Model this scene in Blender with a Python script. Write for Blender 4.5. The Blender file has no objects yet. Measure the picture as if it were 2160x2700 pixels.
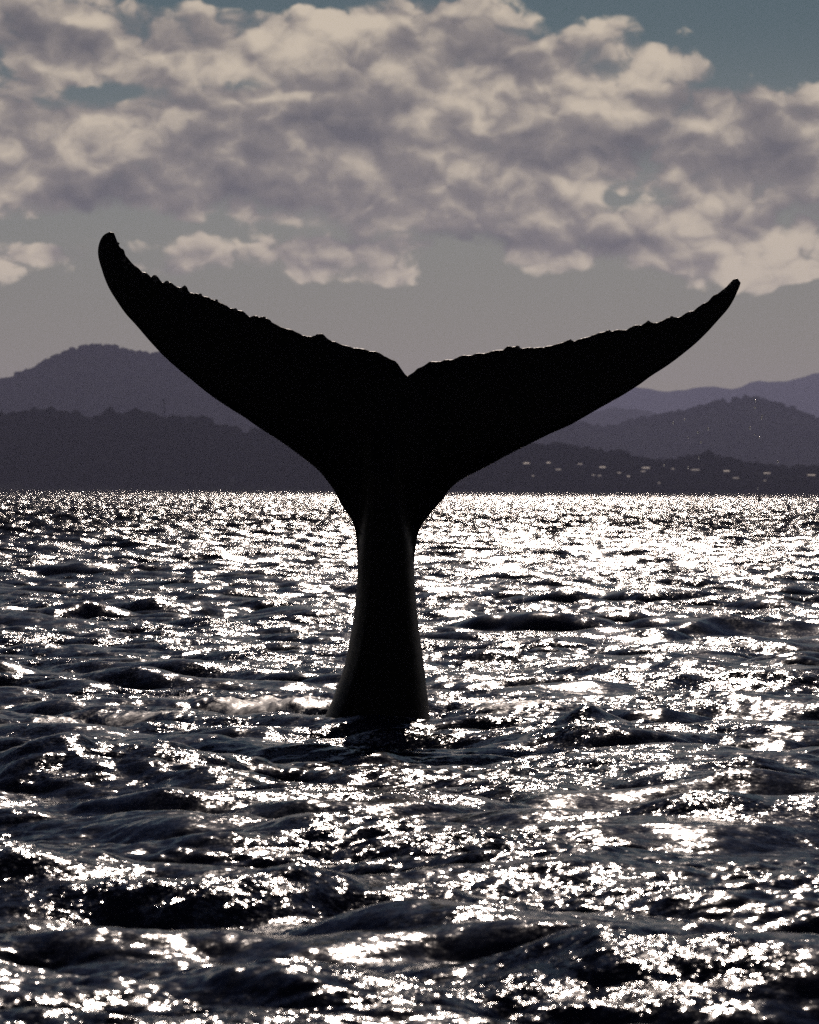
import bpy, bmesh, math, random
import numpy as np
from mathutils import Vector, Matrix
from mathutils.geometry import delaunay_2d_cdt

random.seed(7)
rng = np.random.default_rng(11)
scene = bpy.context.scene
C = scene.collection
R = math.radians

# ----------------------------------------------------------------------------
# camera, world, sun, exposure
# ----------------------------------------------------------------------------
F = 11280.0            # focal length in pixels of the 2160 px wide photograph
HY = 1291.5            # photograph row of the horizon at mid width
ROLL = 0.0060          # the horizon sinks to the right
CAM_H = 1.65           # eye height above the water, metres
SUN_EL, SUN_AZ = R(30.0), R(1.6)      # azimuth clockwise from +Y (to the right)

cam_d = bpy.data.cameras.new('camera')
cam_d.sensor_fit = 'HORIZONTAL'
cam_d.sensor_width = 36.0
cam_d.lens = 36.0 * F / 2160.0
cam_d.clip_start, cam_d.clip_end = 0.1, 80000.0
cam_d.dof.use_dof = True
cam_d.dof.focus_distance = 30.0
cam_d.dof.aperture_fstop = 10.0
cam = bpy.data.objects.new('camera', cam_d)
C.objects.link(cam)
cam.location = (0, 0, CAM_H)
cam.rotation_euler = (Matrix.Rotation(R(90) - (1350 - HY) / F, 3, 'X') @
                      Matrix.Rotation(ROLL, 3, 'Z')).to_euler()
scene.camera = cam

sun_d = bpy.data.lights.new('sun', 'SUN')
sun_d.energy = 4.8
sun_d.angle = R(0.5)
sun_d.color = (1.0, 0.84, 0.73)
sun = bpy.data.objects.new('sun', sun_d)
C.objects.link(sun)
to_sun = Vector((math.sin(SUN_AZ) * math.cos(SUN_EL), math.cos(SUN_AZ) * math.cos(SUN_EL), math.sin(SUN_EL)))
sun.rotation_euler = to_sun.to_track_quat('Z', 'Y').to_euler()
sun.location = (0, 0, 60)

scene.view_settings.view_transform = 'Standard'
scene.view_settings.look = 'None'
scene.view_settings.gamma = 1.0
scene.view_settings.use_curve_mapping = False
scene.view_settings.exposure = -1.6
scene.render.engine = 'CYCLES'
scene.cycles.max_bounces = 6
scene.cycles.glossy_bounces = 3
scene.cycles.volume_bounces = 1
scene.cycles.sample_clamp_direct = 300.0
scene.cycles.sample_clamp_indirect = 8.0
scene.cycles.use_denoising = False

class NT:
    """small node-tree writer: sockets or plain numbers go in, sockets come out"""
    def __init__(self, tree):
        self.t = tree
    def new(self, kind, **kw):
        n = self.t.nodes.new(kind)
        for k, v in kw.items():
            setattr(n, k, v)
        return n
    def put(self, sock, v):
        if isinstance(v, bpy.types.NodeSocket):
            self.t.links.new(v, sock)
        elif v is not None:
            sock.default_value = v
    def m(self, op, a, b=None, c=None, clamp=False):
        n = self.new('ShaderNodeMath', operation=op, use_clamp=clamp)
        for s, v in zip(n.inputs, (a, b, c)):
            self.put(s, v)
        return n.outputs[0]
    def v(self, op, a, b=None, scale=None):
        n = self.new('ShaderNodeVectorMath', operation=op)
        self.put(n.inputs[0], a)
        self.put(n.inputs[1], b)
        if scale is not None:
            self.put(n.inputs['Scale'], scale)
        return n.outputs['Value'] if op in ('LENGTH', 'DOT_PRODUCT') else n.outputs['Vector']
    def noise(self, vec, scale, detail=4.0, rough=0.5, lac=2.0, dist=0.0, out='Fac', dims='3D'):
        n = self.new('ShaderNodeTexNoise', noise_dimensions=dims)
        self.put(n.inputs['Vector'], vec)
        self.put(n.inputs['Scale'], scale)
        self.put(n.inputs['Detail'], detail)
        self.put(n.inputs['Roughness'], rough)
        self.put(n.inputs['Lacunarity'], lac)
        self.put(n.inputs['Distortion'], dist)
        return n.outputs[0] if out == 'Fac' else n.outputs[1]
    def mix(self, fac, a, b):
        n = self.new('ShaderNodeMix', data_type='RGBA')
        self.put(n.inputs[0], fac)
        self.put(n.inputs[6], a)
        self.put(n.inputs[7], b)
        return n.outputs[2]
    def step(self, x, lo, hi):
        n = self.new('ShaderNodeMapRange', interpolation_type='SMOOTHSTEP')
        self.put(n.inputs[0], x)
        self.put(n.inputs[1], lo)
        self.put(n.inputs[2], hi)
        return n.outputs[0]

world = bpy.data.worlds.new('World')
scene.world = world
world.use_nodes = True
W = NT(world.node_tree)
world.node_tree.nodes.clear()
sky = W.new('ShaderNodeTexSky', sky_type='NISHITA')
sky.sun_disc = False
sky.sun_elevation = SUN_EL
sky.sun_rotation = SUN_AZ
sky.altitude = 0
sky.air_density = 1.0
sky.dust_density = 1.0
sky.ozone_density = 2.0
SKY_LOW = (0.48, 0.54, 0.56, 1)       # the picture's warm grey low sky and teal upper sky
SKY_MID = (0.385, 0.435, 0.49, 1)
SKY_HIGH = (0.135, 0.235, 0.285, 1)
SKY_TOP = (0.038, 0.068, 0.145, 1)
CLOUD_LIT = (20.5, 17.4, 13.4, 1)     # cloud radiance, in the units of the sky texture
CLOUD_MID = (7.2, 6.4, 5.9, 1)
CLOUD_DARK = (3.6, 3.45, 3.65, 1)

# cloud cover, in thousandths of a photo pixel along the sky: u to the right, w up from the horizon
def uw(px, py):
    py = py - (px - 1080) * ROLL
    return (px - 1080) / 1000.0, (HY - py) / 1000.0

# (px, py, half width, half height, weight): where the cover is thicker or opens
COVER = [
    (60, 60, 260, 130, .42), (560, 150, 480, 130, .40), (1150, 130, 400, 190, .46),
    (1500, 190, 230, 120, .16), (200, 350, 420, 110, .42), (900, 360, 500, 150, .40), (-100, 420, 260, 160, .40),
    (1500, 360, 420, 130, .38), (2040, 350, 300, 100, .36), (300, 500, 460, 80, .34), (850, 500, 420, 80, .22),
    (1400, 560, 420, 80, .34), (1950, 560, 400, 110, .34), (2260, 480, 260, 200, .3),
    (780, 650, 280, 70, .42), (980, 740, 200, 40, .42), (90, 680, 240, 50, .40), (400, 715, 100, 26, .30),
    (1800, 700, 360, 60, .42), (2080, 745, 170, 24, .34), (1500, 630, 320, 50, .24),
    (1870, 160, 70, 50, .30), (1740, 160, 90, 50, .26),
    (2080, 90, 330, 130, -.62), (1560, 20, 100, 60, -.30), (620, -10, 330, 40, -.50), (220, 262, 190, 34, -.62),
    (620, 235, 150, 30, -.45), (1610, 515, 150, 30, -.45), (330, 600, 420, 40, -.40), (480, 880, 760, 110, -.5),
    (1500, 880, 900, 110, -.5), (1450, 740, 210, 50, -.30), (1220, 720, 90, 60, -.20), (560, 790, 300, 30, -.2),
]
# where the cloud turns its shaded side to us
SHADE = [
    (50, 95, 80, 70, .8), (195, 125, 75, 60, .6), (1365, 160, 110, 65, .75), (950, 320, 210, 100, .62),
    (560, 400, 150, 70, .6), (270, 485, 260, 75, .62), (780, 520, 230, 50, .6), (1270, 520, 160, 50, .62),
    (1640, 410, 330, 62, .62), (1260, 640, 300, 36, .6), (2020, 590, 220, 40, .5), (1870, 265, 110, 60, .55),
    (2040, 390, 100, 80, .5), (170, 675, 70, 40, .5), (520, 130, 200, 40, .25), (30, 290, 90, 60, .5),
    (700, 165, 180, 40, .25), (1080, 170, 160, 50, .35), (790, 650, 120, 40, .3), (1650, 650, 160, 30, .3),
]

def blobs(nt, place_uw, table):
    """a sum of soft spots over the sky"""
    total = 0.0
    for px, py, a, b, k in table:
        bu, bw = uw(px, py)
        n = nt.new('ShaderNodeVectorMath', operation='MULTIPLY_ADD')
        nt.put(n.inputs[0], place_uw)
        n.inputs[1].default_value = (1000.0 / a, 1000.0 / b, 0)
        n.inputs[2].default_value = (-bu * 1000.0 / a, -bw * 1000.0 / b, 0)
        q = nt.v('DOT_PRODUCT', n.outputs[0], n.outputs[0])
        total = nt.m('MULTIPLY_ADD', nt.m('POWER', 0.3679, q), k, total)
    return total

tc = W.new('ShaderNodeTexCoord')
dirv = tc.outputs['Generated']
sep = W.new('ShaderNodeSeparateXYZ')
W.put(sep.inputs[0], dirv)
u = W.m('MULTIPLY', W.m('ARCTAN2', sep.outputs[0], sep.outputs[1]), F / 1000.0)
w = W.m('MULTIPLY', W.m('ARCSINE', sep.outputs[2]), F / 1000.0)
pos = W.v('MULTIPLY', dirv, (11.28, 11.28, 11.28 * 1.35))
jit = W.v('SCALE', W.v('SUBTRACT', W.noise(pos, 6.5, 2.5, 0.6, out='Color'), (.5, .5, .5)), scale=.15)
pj = W.v('ADD', pos, jit)
def billow(shift, octaves, puffs):
    """heaped-up cloud: fractal noise with rounded heads; less detail for the copies used in the shading"""
    p = W.v('ADD', pj, shift)
    n = W.m('MULTIPLY', W.m('SUBTRACT', W.noise(p, 2.4, octaves, 0.63), 0.5), 1.05)
    vor = W.new('ShaderNodeTexVoronoi', feature='F1')
    W.put(vor.inputs['Vector'], p)
    W.put(vor.inputs['Scale'], 4.8)
    W.put(vor.inputs['Detail'], puffs)
    W.put(vor.inputs['Roughness'], 0.55)
    W.put(vor.inputs['Lacunarity'], 2.3)
    return W.m('ADD', n, W.m('MULTIPLY', W.m('SUBTRACT', 0.40, vor.outputs['Distance']), 0.58))
b0 = billow((0, 0, 0), 7.0, 1.5)
b1 = billow((0.008, 0, 0.045), 5.0, 1.0)
b2 = W.m('MULTIPLY', W.m('SUBTRACT', W.noise(W.v('ADD', pj, (0.02, 0, 0.16)), 2.7, 2.0, 0.6), 0.5), 1.05)
b2s = W.m('MULTIPLY', W.m('SUBTRACT', W.noise(pj, 2.7, 2.0, 0.6), 0.5), 1.05)
# broken low cumulus all round the sky, opening with height
gen = W.m('MULTIPLY', W.m('MULTIPLY', W.step(w, 0.30, 0.75), W.m('SUBTRACT', 1.0, W.step(w, 1.0, 1.7))), 0.55)
inframe = W.m('MULTIPLY', W.step(u, -1.9, -1.1), W.m('SUBTRACT', 1.0, W.step(u, 1.1, 1.9)))
gen = W.m('MULTIPLY', gen, W.m('SUBTRACT', 1.0, W.m('MULTIPLY', inframe, 0.6)))
# blobs are read at a warped place so that none shows its outline
wsep = W.new('ShaderNodeSeparateXYZ')
W.put(wsep.inputs[0], W.v('SUBTRACT', W.noise(pos, 3.4, 4.0, 0.6, out='Color'), (.5, .5, .5)))
cmb = W.new('ShaderNodeCombineXYZ')
W.put(cmb.inputs[0], W.m('MULTIPLY_ADD', wsep.outputs[0], 0.24, u))
W.put(cmb.inputs[1], W.m('MULTIPLY_ADD', wsep.outputs[2], 0.13, w))
spot = cmb.outputs[0]
dens = W.m('ADD', W.m('MULTIPLY_ADD', blobs(W, spot, COVER), 1.10, gen), W.m('SUBTRACT', b0, W.m('MULTIPLY_ADD', W.step(w, 0.30, 0.50), -0.55, 0.535)))
soft = W.m('MULTIPLY_ADD', W.step(W.m('SUBTRACT', b1, b0), -0.05, 0.20), 0.26, 0.13)
alpha = W.step(dens, -0.07, soft)
# cloud is bright where it thins towards the light and grey on its undersides
relief = W.m('MULTIPLY_ADD', W.m('SUBTRACT', b0, b1), 1.15, W.m('MULTIPLY', W.m('SUBTRACT', b2s, b2), 0.9))
shade = blobs(W, spot, SHADE)
lit = W.m('ADD', 0.80, W.m('MULTIPLY', relief, 1.0))
lit = W.m('ADD', lit, W.m('MULTIPLY', W.m('SUBTRACT', b0, 0.0), 0.10))
lit = W.m('SUBTRACT', lit, W.m('MULTIPLY', shade, 0.72), clamp=True)
c1 = W.mix(W.step(lit, 0.0, 0.55), CLOUD_DARK, CLOUD_MID)
ccol = W.mix(W.step(lit, 0.40, 1.0), c1, CLOUD_LIT)
tint = W.mix(W.step(w, 0.65, 1.30), W.mix(W.step(w, 0.0, 0.55), SKY_LOW, SKY_MID), W.mix(W.step(w, 1.2, 4.0), SKY_HIGH, SKY_TOP))
skycol = W.new('ShaderNodeMix', data_type='RGBA', blend_type='MULTIPLY')
skycol.inputs[0].default_value = 1.0
W.put(skycol.inputs[6], sky.outputs[0])
W.put(skycol.inputs[7], tint)
col = W.mix(W.m('MULTIPLY', alpha, 0.95), skycol.outputs[2], ccol)
bg = W.new('ShaderNodeBackground')
W.put(bg.inputs[0], col)
bg.inputs[1].default_value = 0.10
wo = W.new('ShaderNodeOutputWorld')
W.put(wo.inputs[0], bg.outputs[0])
world.cycles.sampling_method = 'MANUAL'
world.cycles.sample_map_resolution = 256

# ----------------------------------------------------------------------------
# helpers
# ----------------------------------------------------------------------------
def tag(o, label=None, category=None, group=None, kind=None):
    for k, v in (('label', label), ('category', category), ('group', group), ('kind', kind)):
        if v:
            o[k] = v
    return o

def link(name, me, material=None, parent=None):
    o = bpy.data.objects.new(name, me)
    C.objects.link(o)
    if material is not None and not me.materials:
        me.materials.append(material)
    if parent is not None:
        o.parent = parent
    return o

def mesh_np(name, verts, faces, smooth=True):
    verts = np.asarray(verts, dtype=np.float32)
    faces = np.asarray(faces, dtype=np.int32)
    me = bpy.data.meshes.new(name)
    n = faces.shape[1]
    me.vertices.add(len(verts))
    me.vertices.foreach_set('co', verts.ravel())
    me.loops.add(faces.size)
    me.loops.foreach_set('vertex_index', faces.ravel())
    me.polygons.add(len(faces))
    me.polygons.foreach_set('loop_start', np.arange(0, faces.size, n, dtype=np.int32))
    me.polygons.foreach_set('use_smooth', np.full(len(faces), smooth))
    me.update(calc_edges=True)
    me.validate()
    return me

def mesh_bm(name, bm, smooth=False):
    me = bpy.data.meshes.new(name)
    bm.normal_update()
    bm.to_mesh(me)
    bm.free()
    if smooth:
        me.polygons.foreach_set('use_smooth', np.ones(len(me.polygons), dtype=bool))
    return me

def grid_faces(nr, nc, wrap=False):
    i = np.arange(nr - 1)[:, None]
    j = np.arange(nc if wrap else nc - 1)[None, :]
    a = i * nc + j
    b = i * nc + (j + 1) % nc
    return np.stack([a, b, b + nc, a + nc], -1).reshape(-1, 4)

def place(px, py, depth):
    """the point at this depth that the photograph shows at (px, py)"""
    px = np.asarray(px, float)
    py = np.asarray(py, float) - (px - 1080) * ROLL
    return (px - 1080) / F * depth, depth + 0 * px, CAM_H + (HY - py) / F * depth

def material(name):
    m = bpy.data.materials.new(name)
    m.use_nodes = True
    nt = NT(m.node_tree)
    return m, nt, m.node_tree.nodes['Principled BSDF']

def plain(name, colour, rough=0.6, metal=0.0, vary=0.25, scale=3.0):
    m, nt, b = material(name)
    g = nt.new('ShaderNodeNewGeometry')
    n = nt.noise(g.outputs['Position'], scale, 4)
    c = nt.mix(n, tuple(x * (1 - vary) for x in colour) + (1,), tuple(min(1, x * (1 + vary)) for x in colour) + (1,))
    nt.put(b.inputs['Base Color'], c)
    b.inputs['Roughness'].default_value = rough
    b.inputs['Metallic'].default_value = metal
    return m

# ----------------------------------------------------------------------------
# the sea: one sheet of real waves, finer where it is near
# ----------------------------------------------------------------------------
def ocean_tile(n, size, lo, hi, wind, spread, seed, slope, peak):
    """a periodic patch of random sea with waves between lo and hi metres; returns height and sideways shift"""
    r = np.random.default_rng(seed)
    k1 = np.fft.fftfreq(n, size / n) * 2 * np.pi
    kx, ky = np.meshgrid(k1, k1, indexing='xy')
    k = np.hypot(kx, ky)
    k[0, 0] = 1
    kp = 2 * np.pi / peak
    cosw = (kx * math.sin(wind) + ky * math.cos(wind)) / k
    amp = np.exp(-0.65 * (kp / k) ** 2) / k ** 2 * (np.abs(cosw) ** spread * 0.85 + 0.15)
    kl, kh = 2 * np.pi / hi, 2 * np.pi / lo
    amp *= 1 / (1 + (kl / k) ** 10) / (1 + (k / kh) ** 10)
    amp[0, 0] = 0
    spec = amp * np.exp(2j * np.pi * r.random((n, n)))
    h = np.fft.ifft2(spec)
    sx = np.fft.ifft2(spec * 1j * kx).real
    sy = np.fft.ifft2(spec * 1j * ky).real
    f = slope / math.sqrt((sx ** 2 + sy ** 2).mean())
    dx = np.fft.ifft2(spec * 1j * kx / k).real
    dy = np.fft.ifft2(spec * 1j * ky / k).real
    return h.real * f, dx * f, dy * f

def sample(tile, size, x, y):
    n = tile.shape[0]
    fx, fy = (x / size * n) % n, (y / size * n) % n
    ix, iy = np.floor(fx).astype(int), np.floor(fy).astype(int)
    tx, ty = fx - ix, fy - iy
    ix %= n
    iy %= n
    jx, jy = (ix + 1) % n, (iy + 1) % n
    return (tile[iy, ix] * (1 - tx) + tile[iy, jx] * tx) * (1 - ty) + (tile[jy, ix] * (1 - tx) + tile[jy, jx] * tx) * ty

LONG, SHORT = 67.0, 11.3
tile_long = ocean_tile(1024, LONG, 0.40, 22.0, R(14), 1.6, 3, 0.25, 2.6)
tile_short = ocean_tile(1024, SHORT, 0.035, 0.45, R(-8), 1.2, 5, 0.20, 0.45)

def radii(stops, r0, r1):
    out, r = [], r0
    while r < r1:
        out.append(r)
        r += r * next(s for lim, s in stops if r < lim)
    out.append(r1)
    return np.array(out)

R_NEAR = 62.0
rr_near = radii(((11, .02), (12.3, .008), (R_NEAR, .0017)), 0.6, R_NEAR)
rr_far = radii(((450, .0016), (1500, .0038), (4200, .0075), (1e9, .08)), R_NEAR, 17200)
half_n = 226                                   # fine columns on each side of the axis
fine_a = np.radians(np.linspace(-7.0, 7.0, 2 * half_n + 1))
side = np.radians(7.0 + (180 - 7.0) * np.linspace(0, 1, 31)[1:] ** 2.2)
ang_near = np.concatenate([-side[::-1][1:], fine_a, side])
ang_far = np.concatenate([-side[::-1][1:], fine_a[::2], side])

def waves(rr, ang):
    RAD, ANG = np.meshgrid(rr, ang, indexing='ij')
    X, Y = RAD * np.sin(ANG), RAD * np.cos(ANG)
    gap = np.maximum(np.gradient(rr)[:, None], np.gradient(ang)[None, :] * RAD)
    fade_s = np.clip(1.4 - gap / 0.24, 0, 1)
    fade_l = np.clip(1.6 - gap / 6.0, 0, 1)
    hl, dxl, dyl = [sample(t, LONG, X, Y) for t in tile_long]
    hs, dxs, dys = [sample(t, SHORT, X + 0.3 * dxl, Y + 0.3 * dyl) for t in tile_short]
    # gusts: the chop is livelier in some patches than in others
    gust = sample(tile_long[0], LONG, X * 0.23 + 9, Y * 0.23 + 4) / tile_long[0].std()
    hs_k = np.clip(1.0 + 0.40 * gust, 0.25, 1.9) * fade_s
    hl_k = np.clip(1.0 - 0.18 * gust, 0.5, 1.5) * fade_l
    Z = hl * hl_k + hs * hs_k
    return X - 1.15 * dxl * hl_k - 0.8 * dxs * hs_k, Y - 1.15 * dyl * hl_k - 0.8 * dys * hs_k, Z, 1.0 * (1 - fade_s) + 0.8 * (1 - fade_l)

# single waves that the photograph shows: left end, right end, row of the crest, height, wave width
def ridge(X, Y, px0, px1, py0, py1, height, front, back, ramp=False):
    pym = (py0 + py1) / 2 - ((px0 + px1) / 2 - 1080) * ROLL
    dist = CAM_H * F / (pym - HY)
    xa, xb = (px0 - 1080) / F * dist, (px1 - 1080) / F * dist
    d0 = CAM_H * F / (py0 - (px0 - 1080) * ROLL - HY)
    d1 = CAM_H * F / (py1 - (px1 - 1080) * ROLL - HY)
    t = (X - xa) / (xb - xa)
    yc = d0 + (d1 - d0) * t + 0.06 * np.sin(X * 5.0 + px0) + 0.10 * np.sin(X * 1.9 + py0)
    across = np.exp(-np.abs((t - 0.5) * 2.0) ** 3.0)
    sd = tile_long[0].std()
    k = 1.5 / front
    rough1 = sample(tile_long[0], LONG, X * k * .5 + 7, Y * .3 + px0) / sd
    rough2 = sample(tile_long[0], LONG, X * k * .45 + 31, Y * .3 + py0) / sd
    yc = yc + rough2 * front * .3
    height = height * np.clip(1 + .22 * rough1, .3, 1.6)
    q = Y - yc
    if ramp:                                    # an even slope up to the crest
        return height * across * np.where(q < 0, np.clip(1 + q / front, 0, 1), np.exp(-(q / back) ** 2))
    prof = np.where(q < 0, np.exp(-(q / front) ** 2), np.exp(-(q / back) ** 2))
    return height * across * prof

RIDGES = [(380, 1480, 1950, 1935, .035, .20, .5), (-60, 760, 2050, 2080, .095, .26, 1.0),
          (-60, 400, 2265, 2330, .085, .24, .7), (600, 1360, 2390, 2385, .07, .24, .7),
          (1450, 2150, 2590, 2490, .085, .25, .6), (1390, 1880, 1945, 1935, .115, .25, 1.0),
          (-80, 760, 1640, 1620, .11, .40, 1.8), (900, 1700, 1690, 1670, .06, .40, 1.8), (300, 900, 2610, 2650, .06, .24, .6)]
# broad swells that lean into the sun's glare
SWELLS = [(1340, 2700, 1700, 1690, .165, .80, 2.5), (1300, 2700, 1760, 1750, .160, .80, 2.5), (1290, 2660, 1830, 1822, .140, .72, 2.5),
          (1880, 2700, 1920, 1920, .12, .60, 2.0), (1400, 2600, 2020, 2035, .105, .52, 2.0), (1300, 2600, 2120, 2130, .10, .50, 2.0),
          (1480, 2500, 2215, 2225, .085, .42, 1.5), (1020, 1780, 2350, 2330, .075, .37, 1.5), (360, 780, 2200, 2190, .075, .37, 1.5)]

WX, WY = float(place(1005, 1900, 30.0)[0]), 30.0
def water_sheet(rr, ang):
    X, Y, Z, chop = waves(rr, ang)
    calm_w = 0 * Z
    for a in RIDGES:
        q = ridge(X, Y, *a)
        Z = Z + q
        calm_w = np.maximum(calm_w, np.clip(q / a[4] * 1.2 - .2, 0, 1))
    for a in SWELLS:
        q = ridge(X, Y, *a, ramp=True)
        lull = np.clip(ridge(X, Y, *a[:4], 1.0, a[5] * 1.7, a[6] * .4), 0, 1)     # the chop lies down on a swell
        Z = Z * (1 - .72 * lull) + q
        calm_w = calm_w + 0.5 * lull
    dist_w = np.hypot((X - WX) * 0.9, Y - WY)
    calm = np.exp(-(dist_w / 0.55) ** 2)
    Z = Z * (1 - 0.35 * calm) + 0.022 * np.cos(dist_w * 9.0) * np.exp(-dist_w / 0.9)
    # foam: the wash round the tail stock and a few breaking crests
    foam = 0
    for fx, fy, sx, sy, k in ((WX - .85, 31.9, .80, 1.5, .85), (WX + .95, 31.8, .60, 1.6, .80), (-2.0, 30.3, 1.0, .6, .7),
                              (float(place(130, 1920, 29.5)[0]), 29.8, .40, .6, .85), (float(place(470, 1840, 33.)[0]), 33.6, .3, .6, .8),
                              (WX, 29.5, .65, .35, .62)):
        foam = np.maximum(foam, k * np.exp(-((X - fx) / sx) ** 2 - ((Y - fy) / sy) ** 2))
    lump = np.abs(sample(tile_short[0], SHORT, X * 1.7 + 2, Y * 1.7 + 5)) / tile_short[0].std()
    Z = Z + 0.010 * foam * lump * (chop < .2)
    return np.stack([X, Y, Z], -1), foam, chop, calm_w

V1, f1, c1, k1 = water_sheet(rr_near, ang_near)
V2, f2, c2, k2 = water_sheet(rr_far, ang_far)
# the coarser columns start on the finer ones: no gap between them
ns_ = len(side) - 1
keep = np.concatenate([np.arange(ns_), ns_ + np.arange(0, 2 * half_n + 1, 2), ns_ + 2 * half_n + 1 + np.arange(len(side))])
V2[0], f2[0] = V1[-1][keep], f1[-1][keep]
odd = ns_ + np.arange(1, 2 * half_n, 2)
V1[-1][odd] = (V1[-1][odd - 1] + V1[-1][odd + 1]) / 2
verts = np.vstack([V1.reshape(-1, 3), V2.reshape(-1, 3)])
faces = np.vstack([grid_faces(len(rr_near), len(ang_near), True), grid_faces(len(rr_far), len(ang_far), True) + V1.shape[0] * V1.shape[1]])
sea_me = mesh_np('sea', verts, faces)
at = sea_me.attributes.new('foam', 'FLOAT', 'POINT')
at.data.foreach_set('value', np.concatenate([f1.ravel(), f2.ravel()]).astype(np.float32))
at = sea_me.attributes.new('calm', 'FLOAT', 'POINT')      # steep smooth wave faces
at.data.foreach_set('value', np.concatenate([k1.ravel(), k2.ravel()]).astype(np.float32))
at = sea_me.attributes.new('chop', 'FLOAT', 'POINT')      # waves too far away for the mesh, left to the ripples
at.data.foreach_set('value', np.concatenate([c1.ravel(), c2.ravel()]).astype(np.float32))

m_sea, nt, b = material('sea_water')
geo = nt.new('ShaderNodeNewGeometry')
P = geo.outputs['Position']
# ripples finer than the mesh: they tilt the surface at every distance
r1 = nt.v('SUBTRACT', nt.noise(P, 7.0, 2.0, 0.55, out='Color'), (.5, .5, .5))
r2 = nt.v('SUBTRACT', nt.noise(P, 34.0, 3.0, 0.72, out='Color'), (.5, .5, .5))
chop = nt.new('ShaderNodeAttribute', attribute_name='chop').outputs['Fac']
calm = nt.new('ShaderNodeAttribute', attribute_name='calm').outputs['Fac']
patch = nt.step(nt.noise(P, 0.55, 4.0, 0.62), 0.42, 0.66)
far_w = nt.m('MULTIPLY', chop, 0.62, clamp=True)
patch = nt.m('MULTIPLY', patch, nt.m('SUBTRACT', 1.0, nt.m('MULTIPLY', far_w, 0.6)))
patch = nt.m('MULTIPLY_ADD', patch, 1.35, 0.45)
patch = nt.m('MULTIPLY', patch, nt.m('SUBTRACT', 1.0, nt.m('MULTIPLY', calm, 0.4)))
tilt = nt.v('ADD', nt.v('MULTIPLY', r1, (0.60, 0.75, 0)), nt.v('MULTIPLY', r2, (0.85, 1.0, 0)))
tilt = nt.v('SCALE', tilt, scale=nt.m('MULTIPLY', patch, 1.0))
# far off the mesh is too coarse for the chop: its wind-driven faces lean down the wind, towards -y
rot = nt.new('ShaderNodeVectorRotate', rotation_type='Z_AXIS')
nt.put(rot.inputs['Vector'], P)
rot.inputs['Angle'].default_value = R(-5)
crest = nt.new('ShaderNodeSeparateXYZ')
nt.put(crest.inputs[0], nt.noise(nt.v('MULTIPLY', rot.outputs[0], (1.5, 0.11, 1)), 1.0, 3.0, 0.66, out='Color'))
lean = nt.new('ShaderNodeCombineXYZ')
nt.put(lean.inputs[0], nt.m('MULTIPLY', nt.m('SUBTRACT', crest.outputs[0], 0.5), 2.0))
nt.put(lean.inputs[1], nt.m('MULTIPLY', nt.m('SUBTRACT', crest.outputs[1], 0.22), -2.15))
tilt = nt.v('ADD', tilt, nt.v('SCALE', lean.outputs[0], scale=far_w))
nt.put(b.inputs['Normal'], nt.v('NORMALIZE', nt.v('ADD', geo.outputs['Normal'], tilt)))
b.inputs['Roughness'].default_value = 0.12
b.inputs['IOR'].default_value = 1.333
att = nt.new('ShaderNodeAttribute', attribute_name='foam')
fn = nt.noise(nt.v('MULTIPLY', P, (2.6, 1.6, 3.0)), 1.0, 10.0, 0.72, dist=1.6)
fm = nt.step(nt.m('ADD', nt.m('MULTIPLY', att.outputs['Fac'], 0.62), nt.m('MULTIPLY', nt.m('SUBTRACT', fn, 0.5), 1.3)), 0.30, 0.62)
nt.put(b.inputs['Base Color'], nt.mix(fm, (0.003, 0.007, 0.026, 1), (0.82, 0.82, 0.82, 1)))
nt.put(b.inputs['Roughness'], nt.m('MULTIPLY_ADD', fm, 0.5, 0.12))
sea = link('sea', sea_me, m_sea)
tag(sea, 'dark choppy sea glittering with sunlight', kind='structure')

# ----------------------------------------------------------------------------
# hills of the far coast
# ----------------------------------------------------------------------------
def crop(pts, x0, y0, k):
    return [(x0 + x / k, y0 + y / k) for x, y in pts]

near_left = crop([(0, 615), (60, 605), (130, 597), (190, 590), (240, 580), (300, 570), (350, 573), (420, 583), (470, 595),
    (520, 615), (580, 635), (620, 645), (650, 610), (690, 597), (730, 600), (790, 590), (850, 595), (900, 597), (950, 600),
    (990, 625), (1040, 640), (1080, 630), (1120, 625), (1180, 625), (1240, 635), (1300, 640), (1350, 660), (1420, 670),
    (1480, 685), (1510, 680), (1560, 715), (1620, 720), (1660, 705), (1725, 715)], 0, 850, 2.464)
near_right = crop([(560, 735), (650, 738), (720, 745)], 1050, 700, 1.554) + crop([(60, 608), (130, 625),
    (200, 635), (260, 650), (330, 645), (400, 655), (450, 675), (490, 695), (600, 703), (720, 700), (800, 675), (860, 660), (930, 655),
    (1000, 660), (1070, 690), (1130, 705), (1250, 715), (1400, 740), (1500, 750), (1560, 745), (1725, 740)], 1500, 950, 2.614)
near = [(-2200, 1130), (-1500, 1090), (-800, 1120), (-300, 1105)] + near_left + [(780, 1150), (900, 1180), (1050, 1200),
    (1200, 1190), (1320, 1176)] + near_right + [(2400, 1228), (2800, 1190), (3400, 1215), (4400, 1150)]
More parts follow.
